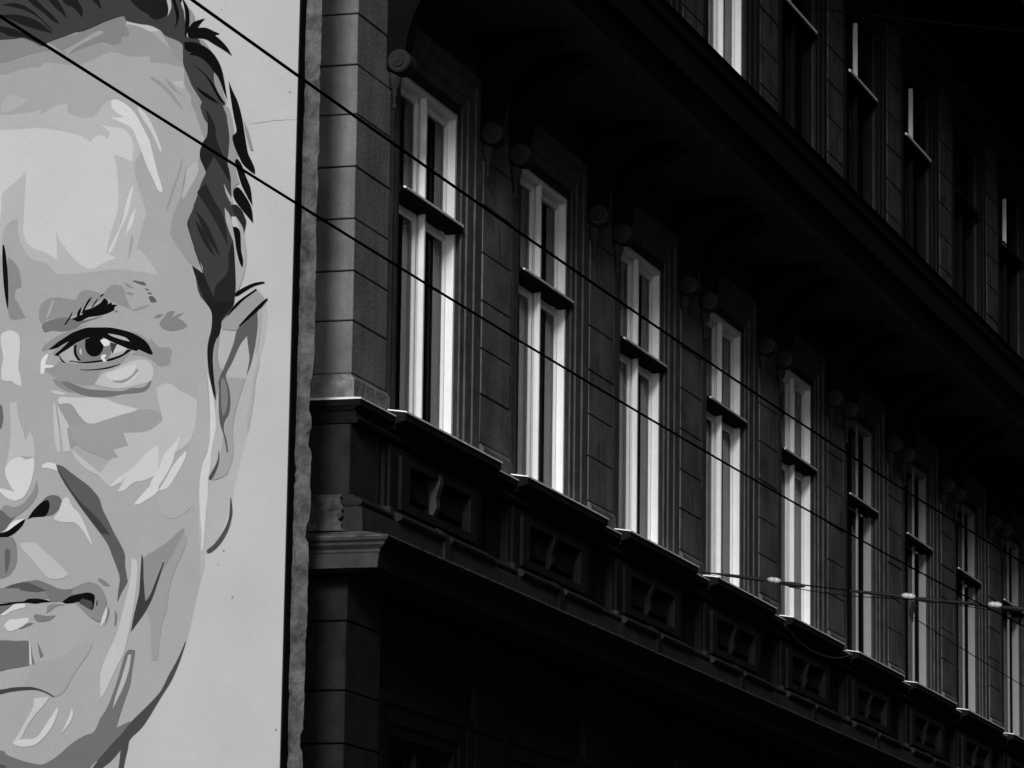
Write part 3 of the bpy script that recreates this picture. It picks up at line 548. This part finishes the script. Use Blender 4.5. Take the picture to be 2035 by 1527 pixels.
('mouth','lip',84,'2.509,5.899 2.426,5.929 2.336,5.946 2.280,5.942 2.194,5.904 2.124,5.873 2.179,5.871 2.235,5.867 2.354,5.885 2.397,5.906'),
('mouth','lip',130,'2.741,5.904 2.390,5.902 2.354,5.885 2.228,5.866 2.131,5.870 2.115,5.817 2.282,5.815 2.330,5.797 2.526,5.791 2.737,5.793'),
('mouth','lip',109,'2.735,5.761 2.483,5.764 2.407,5.782 2.461,5.735 2.522,5.697 2.733,5.695'),
('mouth','lip_highlight',210,'2.522,5.694 2.468,5.728 2.399,5.775 2.309,5.780 2.308,5.750 2.356,5.739 2.425,5.721 2.480,5.690'),
('mouth','lip_line',7,'2.736,5.780 2.526,5.782 2.421,5.792 2.323,5.796 2.282,5.816 2.191,5.813 2.135,5.805 2.093,5.786 2.162,5.783 2.225,5.776 2.288,5.784 2.386,5.782 2.483,5.768 2.735,5.761'),
('mouth','lip_line',7,'1.996,5.785 1.934,5.826 1.859,5.843 1.790,5.853 1.741,5.841 1.723,5.821 1.725,5.775 1.734,5.724 1.754,5.717 1.793,5.738 1.835,5.762 1.857,5.782 1.912,5.773 1.967,5.772'),
('mouth','lip_shadow',73,'1.850,5.785 1.830,5.807 1.788,5.796 1.746,5.782 1.741,5.737 1.761,5.718 1.807,5.745'),
('mouth','lip_line',9,'1.708,5.788 1.698,5.781 1.700,5.746 1.709,5.749'),
('mouth','lip_shadow',135,'2.125,5.701 2.120,5.759 2.065,5.771 1.967,5.762 2.043,5.751 2.091,5.719 2.132,5.701'),
('mouth','lip_shadow',124,'2.235,5.674 2.215,5.693 2.131,5.678 2.048,5.680 2.088,5.648 2.150,5.633 2.206,5.638'),
('mouth','lip_highlight',207,'2.484,5.608 2.437,5.656 2.381,5.658 2.277,5.669 2.272,5.639 2.323,5.602 2.392,5.571 2.441,5.565'),
('mouth','lip_shadow',116,'2.357,5.580 2.289,5.620 2.234,5.625 2.254,5.610 2.323,5.585'),
('face','skin_patch',130,'1.703,5.956 1.683,5.963 1.633,5.935 1.601,5.902 1.639,5.903 1.682,5.930'),
('face','skin_patch',206,'1.621,5.747 1.612,5.708 1.631,5.631 1.667,5.580 1.659,5.645'),
('face','skin_patch',118,'1.614,5.753 1.598,5.701 1.610,5.644 1.636,5.580 1.618,5.657'),
('face','skin_patch',118,'1.551,5.713 1.532,5.668 1.540,5.597 1.553,5.584 1.549,5.649'),
('face','skin_patch',106,'2.725,5.493 2.473,5.493 2.375,5.486 2.284,5.487 2.266,5.464 2.263,5.382 2.260,5.292 2.333,5.280 2.437,5.266 2.506,5.251 2.716,5.249'),
('face','skin_patch',116,'2.256,5.473 2.235,5.375 2.212,5.310 2.229,5.297 2.253,5.388'),
('face','skin_patch',116,'2.193,5.471 2.171,5.432 2.141,5.367 2.168,5.348 2.185,5.419'),
('face','skin_patch',204,'2.266,5.473 2.255,5.473 2.236,5.298 2.253,5.298'),
('face','skin_patch',163,'2.022,5.339 1.819,5.463 1.729,5.461 1.761,5.378 1.840,5.270 1.893,5.194 1.958,5.080 2.040,5.042 2.089,5.075 2.209,5.110 2.293,5.150 2.215,5.304'),
('face','skin_patch',68,'2.710,5.100 2.501,5.105 2.397,5.120 2.292,5.124 2.223,5.120 2.153,5.102 2.089,5.075 2.036,5.042 2.054,5.043 2.110,5.073 2.187,5.097 2.271,5.099 2.361,5.093 2.444,5.082 2.500,5.070 2.709,5.064'),
('face','skin_patch',196,'2.209,5.033 2.074,5.043 2.121,4.979 2.188,4.910 2.254,4.821 2.313,4.712 2.374,4.691 2.328,4.758 2.263,4.872 2.217,4.955'),
('face','skin_patch',205,'2.009,4.965 2.002,4.939 2.020,4.869 2.072,4.773 2.152,4.691 2.220,4.660 2.318,4.658 2.381,4.688 2.313,4.712 2.209,4.717 2.154,4.749 2.102,4.825 2.049,4.901'),
('face','skin_patch',205,'1.885,4.956 1.877,4.898 1.901,4.835 1.968,4.752 1.955,4.784 1.916,4.867'),
('face','skin_patch',112,'2.904,4.663 2.483,4.631 2.427,4.598 2.307,4.552 2.181,4.521 2.105,4.520 1.996,4.580 1.889,4.668 1.774,4.736 1.699,4.761 1.660,4.837 1.647,4.869 1.588,4.958 1.518,5.149 1.450,5.375 1.388,5.393 1.374,5.377 1.394,5.230 1.408,5.121 1.464,4.956 1.514,4.790 1.406,4.839 1.398,4.814 1.504,4.688 1.637,4.562 1.725,4.482 1.847,4.246 2.888,4.257'),
('face','skin_patch',183,'1.428,5.359 1.405,5.361 1.418,5.249 1.456,5.122 1.514,5.001 1.546,4.938 1.528,5.021 1.478,5.180'),
('face','skin_patch',73,'0.959,5.449 0.953,5.446 1.003,5.292 1.067,5.147 1.145,5.027 1.223,4.900 1.282,4.812 1.322,4.768 1.395,4.699 1.410,4.629 1.442,4.458 1.442,4.241 1.517,4.242 1.486,4.458 1.468,4.623 1.547,4.535 1.634,4.460 1.764,4.245 1.867,4.246 1.736,4.436 1.637,4.562 1.524,4.688 1.464,4.745 1.392,4.833 1.305,4.914 1.206,5.009 1.146,5.078 1.088,5.192 1.017,5.318'),
('face','skin_patch',81,'2.899,4.534 2.479,4.522 2.423,4.491 2.685,4.415 2.894,4.418'),
('ear','ear_shadow',154,'0.718,7.899 0.727,7.955 0.667,8.015 0.603,8.067 0.531,8.143 0.450,8.210 0.374,8.128 0.361,8.104 0.430,8.044 0.574,7.916 0.606,7.886'),
('ear','ear_shadow',147,'0.769,7.807 0.737,7.845 0.750,7.712 0.739,7.617 0.713,7.569 0.736,7.491 0.749,7.374 0.769,7.493 0.781,7.650'),
('ear','ear_shadow',170,'0.425,8.028 0.397,8.042 0.401,7.870 0.421,7.714 0.403,7.619 0.432,7.480 0.444,7.324 0.480,7.091 0.496,7.107 0.495,7.209 0.469,7.325 0.457,7.480 0.419,7.635 0.440,7.793'),
('ear','ear_shadow',160,'0.679,7.521 0.514,7.498 0.560,7.359 0.590,7.251 0.611,7.096 0.598,6.919 0.643,6.765 0.707,6.720 0.772,6.707 0.719,6.845 0.684,7.099 0.639,7.253 0.638,7.362'),
('ear','ear_shadow',90,'0.582,7.909 0.433,8.036 0.423,7.926 0.436,7.793 0.454,7.699 0.476,7.606 0.507,7.522 0.492,7.607 0.486,7.669 0.501,7.764 0.511,7.843 0.570,7.767 0.625,7.644 0.679,7.536 0.652,7.441 0.638,7.362 0.639,7.245 0.678,7.169 0.684,7.099 0.658,7.020 0.643,6.920 0.655,6.921 0.683,7.052 0.714,7.139 0.729,7.241 0.735,7.413 0.736,7.491 0.713,7.553 0.666,7.661 0.620,7.785'),
('ear','ear_shadow',126,'0.715,7.491 0.691,7.505 0.669,7.442 0.658,7.363 0.664,7.270 0.691,7.208 0.710,7.295'),
('ear','ear_line',8,'0.617,8.156 0.614,8.184 0.541,8.228 0.451,8.259 0.378,8.263 0.373,8.251 0.459,8.232 0.532,8.196 0.589,8.163'),
('ear','ear_line',8,'0.443,8.211 0.438,8.195 0.562,8.109 0.676,7.997 0.660,8.029 0.595,8.114'),
('ear','ear_line',8,'0.349,8.131 0.344,8.119 0.422,8.034 0.573,7.913 0.582,7.921 0.496,8.010 0.390,8.105'),
('ear','ear_line',80,'0.725,6.939 0.718,6.923 0.718,6.837 0.749,6.753 0.781,6.711 0.797,6.714 0.794,6.742 0.751,6.815 0.728,6.876'),
('ear','ear_line',76,'0.617,6.562 0.609,6.562 0.596,6.468 0.601,6.407 0.623,6.322 0.662,6.246 0.709,6.186 0.765,6.141 0.794,6.135 0.797,6.161 0.743,6.202 0.679,6.285 0.633,6.377 0.619,6.469'),
('','hair',62,'3.293,11.025 1.234,10.883 1.145,10.587 1.112,10.482 1.090,10.336 1.067,10.269 0.977,10.251 0.955,10.204 0.871,10.096 0.842,9.971 0.831,9.872 0.790,9.784 0.742,9.700 0.722,9.588 0.702,9.473 0.695,9.367 0.678,9.208 0.681,9.147 0.667,8.939 0.678,8.891 0.623,8.889 0.580,8.838 0.545,8.771 0.540,8.735 0.555,8.663 0.573,8.712 0.621,8.792 0.668,8.802 0.646,8.627 0.635,8.534 0.619,8.372 0.615,8.215 0.618,8.191 0.628,8.092 0.668,8.021 0.717,7.971 0.729,7.932 0.739,7.860 0.772,7.813 0.790,7.714 0.788,7.618 0.776,7.494 0.761,7.413 0.755,7.337 0.782,7.398 0.811,7.543 0.835,7.684 0.834,7.772 0.827,7.832 0.808,7.903 0.806,7.999 0.816,8.052 0.868,8.126 0.903,8.164 0.930,8.222 0.945,8.295 0.959,8.364 0.982,8.418 0.930,8.383 0.883,8.344 0.892,8.377 0.902,8.418 0.928,8.459 0.964,8.534 0.983,8.603 1.015,8.686 1.034,8.760 1.022,8.804 0.990,8.875 0.983,8.907 0.959,8.971 0.944,9.031 0.916,9.103 0.888,9.170 0.915,9.224 0.942,9.287 0.944,9.344 0.932,9.380 0.912,9.420 0.888,9.459 0.886,9.557 0.917,9.604 0.949,9.695 0.942,9.736 0.982,9.808 1.026,9.876 1.067,9.969 1.104,10.057 1.110,10.132 1.126,10.231 1.265,10.302 1.305,10.346 1.392,10.393 1.478,10.411 1.565,10.433 1.605,10.452 1.623,10.486 1.674,10.481 1.782,10.451 1.888,10.412 1.974,10.384 2.039,10.376 2.147,10.346 2.177,10.339 2.276,10.308 2.319,10.282 2.385,10.315 2.465,10.353 2.509,10.364 2.562,10.359 2.693,10.359 3.267,10.371'),
('hair','hair_stroke',29,'2.691,10.644 2.600,10.655 2.514,10.637 2.417,10.581 2.320,10.493 2.222,10.397 2.266,10.424 2.355,10.512 2.460,10.576 2.573,10.616'),
('hair','hair_stroke',29,'2.787,10.564 2.571,10.558 2.441,10.525 2.336,10.469 2.230,10.377 2.325,10.403 2.438,10.443 2.543,10.487 2.657,10.539'),
('hair','hair_stroke',29,'2.490,10.709 2.413,10.696 2.315,10.599 2.235,10.528 2.173,10.455 2.234,10.479 2.322,10.559 2.410,10.622'),
('hair','hair_stroke',29,'2.310,10.697 2.223,10.675 2.151,10.580 2.110,10.488 2.150,10.531 2.238,10.611'),
('hair','hair_stroke',29,'2.190,10.706 2.060,10.672 1.998,10.595 1.979,10.544 1.982,10.492 2.013,10.530 2.066,10.583 2.136,10.620'),
('hair','hair_stroke',29,'1.923,10.655 1.846,10.650 1.828,10.592 1.809,10.546 1.844,10.576'),
('hair','hair_stroke',29,'2.957,10.485 2.697,10.468 2.567,10.435 2.435,10.369 2.296,10.295 2.260,10.260 2.391,10.326 2.487,10.364 2.608,10.380 2.695,10.419 2.955,10.435'),
('hair','hair_stroke',29,'1.644,10.702 1.403,10.767 1.290,10.646 1.244,10.537 1.251,10.472 1.334,10.433 1.394,10.457 1.417,10.483 1.521,10.555'),
('hair','hair_stroke',183,'1.272,10.628 1.230,10.625 1.219,10.527 1.250,10.456 1.244,10.521'),
('hair','hair_stroke',145,'1.067,10.517 1.014,10.425 1.054,10.354'),
('hair','hair_stroke',146,'0.976,10.252 0.934,10.234 0.864,10.140 0.950,10.202'),
('hair','hair_stroke',147,'0.843,9.970 0.791,9.894 0.728,9.706 0.771,9.757 0.832,9.873'),
('hair','hair_stroke',149,'0.761,9.700 0.702,9.664 0.664,9.494 0.671,9.438 0.635,9.327 0.625,9.263 0.640,9.184 0.603,9.062 0.652,9.025 0.658,8.946 0.674,9.090 0.707,9.227 0.701,9.331 0.697,9.472 0.725,9.610'),
('hair','hair_stroke',13,'1.234,10.626 1.196,10.607 1.155,10.491 1.153,10.426 1.188,10.335 1.174,10.427 1.194,10.526'),
('hair','hair_stroke',13,'1.133,10.603 1.111,10.577 1.067,10.493 1.063,10.363 1.098,10.272 1.098,10.422 1.109,10.520'),
('hair','hair_stroke',13,'1.154,10.604 1.128,10.602 1.143,10.530'),
('hair','hair_stroke',13,'1.067,10.347 1.022,10.397 0.930,10.419 0.963,10.385 0.991,10.346 0.920,10.342 0.852,10.309 0.801,10.286 0.843,10.276 0.783,10.224 0.731,10.164 0.692,10.097 0.764,10.150 0.849,10.204 0.934,10.254 1.052,10.265 1.074,10.299'),
('hair','hair_stroke',13,'1.101,10.236 1.026,10.231 0.941,10.198 0.864,10.140 0.804,10.056 0.768,9.965 0.744,9.851 0.722,9.738 0.756,9.812 0.800,9.919 0.843,9.978 0.904,10.054 0.972,10.107 1.061,10.132 1.032,10.143 1.074,10.162 1.096,10.187'),
('hair','hair_stroke',13,'1.025,10.054 0.978,10.018 0.910,9.958 0.849,9.882 0.797,9.798 0.736,9.706 0.787,9.741 0.848,9.841 0.909,9.942 0.978,10.010'),
('hair','hair_stroke',13,'0.995,9.882 0.965,9.848 0.872,9.787 0.786,9.713 0.862,9.746 0.956,9.816'),
('hair','hair_stroke',180,'1.140,10.563 1.119,10.553 1.100,10.479 1.126,10.521'),
('hair','hair_stroke',139,'0.583,9.569 0.539,9.471 0.494,9.319 0.519,9.321 0.555,9.440'),
('hair','hair_stroke',34,'0.906,9.688 0.858,9.609 0.819,9.527 0.808,9.438 0.768,9.334 0.724,9.252 0.689,9.162 0.682,9.066 0.773,9.215 0.825,9.290 0.888,9.169 0.941,9.288 0.935,9.344 0.920,9.412 0.888,9.459 0.882,9.563'),
('hair','hair_stroke',13,'0.716,9.898 0.681,9.815 0.637,9.725 0.601,9.610 0.572,9.465 0.544,9.322 0.526,9.273 0.482,9.183 0.477,9.127 0.523,9.161 0.583,9.220 0.639,9.327 0.666,9.398 0.671,9.446 0.639,9.485 0.663,9.590 0.686,9.703 0.706,9.817'),
('hair','hair_stroke',168,'0.723,8.870 0.680,8.812 0.653,8.723 0.633,8.611 0.614,8.523 0.587,8.427 0.561,8.378 0.555,8.449 0.578,8.561 0.594,8.689 0.630,8.801 0.570,8.711 0.556,8.655 0.531,8.488 0.544,8.346 0.582,8.222 0.610,8.191 0.620,8.373 0.640,8.572 0.685,8.693 0.712,8.774'),
('hair','hair_stroke',166,'0.736,9.069 0.693,8.987 0.662,8.938 0.657,8.898 0.683,8.923 0.718,8.997'),
('hair','hair_stroke',13,'0.641,9.256 0.621,9.258 0.586,9.205 0.555,9.123 0.511,9.018 0.491,8.874 0.534,8.947 0.586,9.045 0.622,9.151 0.645,9.224'),
('hair','hair_stroke',13,'0.652,9.009 0.627,9.032 0.602,9.022 0.551,8.956 0.499,8.858 0.481,8.734 0.548,8.813 0.616,8.896 0.650,8.953'),
('hair','hair_stroke',40,'0.669,8.891 0.632,8.890 0.581,8.847 0.547,8.773 0.544,8.726 0.556,8.659 0.574,8.719 0.630,8.801 0.656,8.850'),
('hair','hair_stroke',12,'0.652,8.715 0.611,8.705 0.585,8.656 0.577,8.529 0.559,8.449 0.561,8.382 0.587,8.427 0.614,8.523 0.634,8.635'),
('hair','hair_stroke',38,'0.959,9.009 0.886,9.077 0.816,8.938 0.729,8.791 0.681,8.550 0.759,8.697 0.846,8.844 0.915,8.943'),
('hair','hair_stroke',35,'0.971,8.867 0.877,8.758 0.807,8.620 0.745,8.474 0.822,8.573 0.900,8.704'),
('hair','hair_stroke',35,'0.969,8.787 0.892,8.687 0.839,8.582 0.791,8.484 0.863,8.559 0.933,8.682'),
('hair','hair_stroke',33,'1.024,8.798 1.008,8.669 0.936,8.483 0.865,8.306 0.777,8.122 0.868,8.126 0.939,8.293 0.984,8.418 0.891,8.354 0.936,8.467 0.981,8.604 1.030,8.742'),
('hair','hair_stroke',37,'0.646,8.612 0.629,8.453 0.615,8.215 0.629,8.116 0.794,8.123 0.781,8.246 0.684,8.353 0.680,8.495'),
('hair','hair_stroke',29,'0.868,8.126 0.620,8.115 0.644,8.069 0.716,7.986 0.727,7.923 0.745,7.853 0.773,7.807 0.791,7.713 0.787,7.611 0.772,7.477 0.755,7.336 0.788,7.431 0.820,7.557 0.836,7.692 0.834,7.786 0.809,7.903 0.805,8.005 0.825,8.069'),
]
def smooth(pts):
    n_ = len(pts); out = []
    def corner(i):
        a, b, c = Vector(pts[i-1]), Vector(pts[i]), Vector(pts[(i+1) % n_])
        u, v = b-a, c-b
        return u.length < 1e-6 or v.length < 1e-6 or u.angle(v) > math.radians(62)
    cs = [corner(i) for i in range(n_)]
    for i in range(n_):
        p0, p1, p2, p3 = (Vector(pts[(i+k) % n_]) for k in (-1, 0, 1, 2))
        if cs[i]: p0 = p1*2-p2 if False else p1
        if cs[(i+1) % n_]: p3 = p2
        for k in range(4):
            t = k/4
            out.append(0.5*((2*p1)+(p2-p0)*t+(2*p0-5*p1+4*p2-p3)*t*t+(3*p1-p0-3*p2+p3)*t*t*t))
    return out
mu = empty('portrait_mural', (.14, 2.3, 4.0))
tag(mu, 'large greyscale painted portrait of half a man\'s face on the pale end wall', 'mural')
roots = {}
for k, (par, name, tone, txt) in enumerate(MURAL):
    pts = [tuple(map(float, t.split(','))) for t in txt.split()]
    sp = smooth(pts)
    x = .1392-.00005*k
    vs = [(x, p[0], p[1]) for p in sp]
    tri = tessellate_polygon([[Vector((p[0], p[1], 0)) for p in sp]])
    me = bpy.data.meshes.new(name); me.from_pydata(vs, [], [tuple(t) for t in tri])
    bm = bmesh.new(); bm.from_mesh(me)
    for fc in bm.faces:
        if fc.normal.x > 0: fc.normal_flip()
    bm.to_mesh(me); bm.free()
    me.materials.append(paint(tone))
    o = bpy.data.objects.new(name, me); COL.objects.link(o)
    if par: o.parent = roots[par]
    else:
        o.parent = mu; o.location = (-.14, -2.3, -4.0); roots[name] = o
roots['eye']['label'] = 'dark painted eye with black lids'
roots['ear']['label'] = 'pale painted ear with dark folds'

# ---------------------------------------------------------------- overhead wires
def wire(name, y, z, xc, k, label):
    pts = [(x, y, z+k*(x-xc)**2) for x in [-46+1.5*j for j in range(46)]]
    tag(MB().tube(pts, .0072, 8).build(name, CABLE, smooth=True), label, 'wire', 'contact wires over the street')
wire('overhead_wire', -3.85, 6.292, -12, .0007, 'black overhead wire, the lower of two, crossing the painted forehead')
wire('overhead_wire', -4.73, 6.296, -13, .0008, 'black overhead wire, the upper of two, starting above the painted hair')
def span_z(y): return 7.585-.165*abs(y)+.0078*y*y if y > -20 else 7
pts = [(12.4, .06-.25*j, span_z(.06-.25*j)) for j in range(60)]
tag(MB().tube(pts, .008, 6).build('span_cable', CABLE, smooth=True), 'thin dark cross cable strung from below the fourth tall window', 'cable')
pts = [(12.44, -.95-.25*j, span_z(-.95-.25*j)-.035-.02*math.sin(j*.8)) for j in range(14)]
tag(MB().tube(pts, .005, 6).build('span_cable', CABLE, smooth=True), 'thinner second cross cable running just under the first', 'cable')
def insulator(y, label, hang):
    r = empty('strain_insulator', (12.4, y, span_z(y))); tag(r, label, 'insulator', 'insulators on the cross cable')
    s = math.atan2(span_z(y-.3)-span_z(y+.3), .6)
    b = MB().lathe([(.012, -.075), (.022, -.06), (.03, -.035), (.032, -.01), (.026, .0), (.026, .008), (.031, .015), (.027, .04), (.018, .06), (.01, .07)], (0, 0, .012), 'Y', 14)
    b.build('porcelain_body', PORC, r, smooth=True)
    MB().lathe([(.010, .07), (.018, .10), (.021, .2), (.016, .5), (.011, .62)], (0, 0, 0), 'Y', 8).build('rod', STEEL, r)
    MB().lathe([(.010, -.34), (.022, -.30), (.028, -.2), (.02, -.10), (.012, -.07)], (0, 0, -.01), 'Y', 8).build('clamp', STEEL, r)
    if hang:
        MB().tube([(0, -.05, 0), (0, -.07, -.08), (0, -.05, -.16), (0, -.08, -.25)], [.02, .035, .03, .012], 7).build('hanger', STEEL, r)
    r.rotation_euler = (-s, 0, 0)
insulator(-.80, 'white insulator on the cross cable beside the fifth tall window', False)
insulator(-2.22, 'bright white insulator with a hanging clamp on the cross cable', True)
insulator(-3.12, 'small pale insulator furthest out on the cross cable', False)
pts = [(18, 2.0-.3*j if False else .05-.3*j, 15.13-.187*(.3*j)+.004*(.3*j)**2) for j in range(50)]
tag(MB().tube(pts, .007, 6).build('span_cable', CABLE, smooth=True), 'thin dark cable crossing in front of the upper storey windows', 'cable')
pts = []
for j in range(25):
    t = j/24; pts.append((15.25+3.6*t, -.245+.02*math.sin(6*t), 7.36+.10*t-1.1*t*(1-t)*.62-.25*t*(1-t)*(t-.3)))
tag(MB().tube(pts, .006, 6).build('loose_cable', mat('grey_cable', .04), smooth=True), 'thin loose cable hanging in a loop below the window sill', 'cable')
pts = [(12.4+1.2*j, -2.25, 7.06-.012*j+.0012*j*j) for j in range(24)]
tag(MB().tube(pts, .005, 6).build('overhead_wire', CABLE, smooth=True), 'fine dark wire running away down the street from the hanging clamp', 'wire')
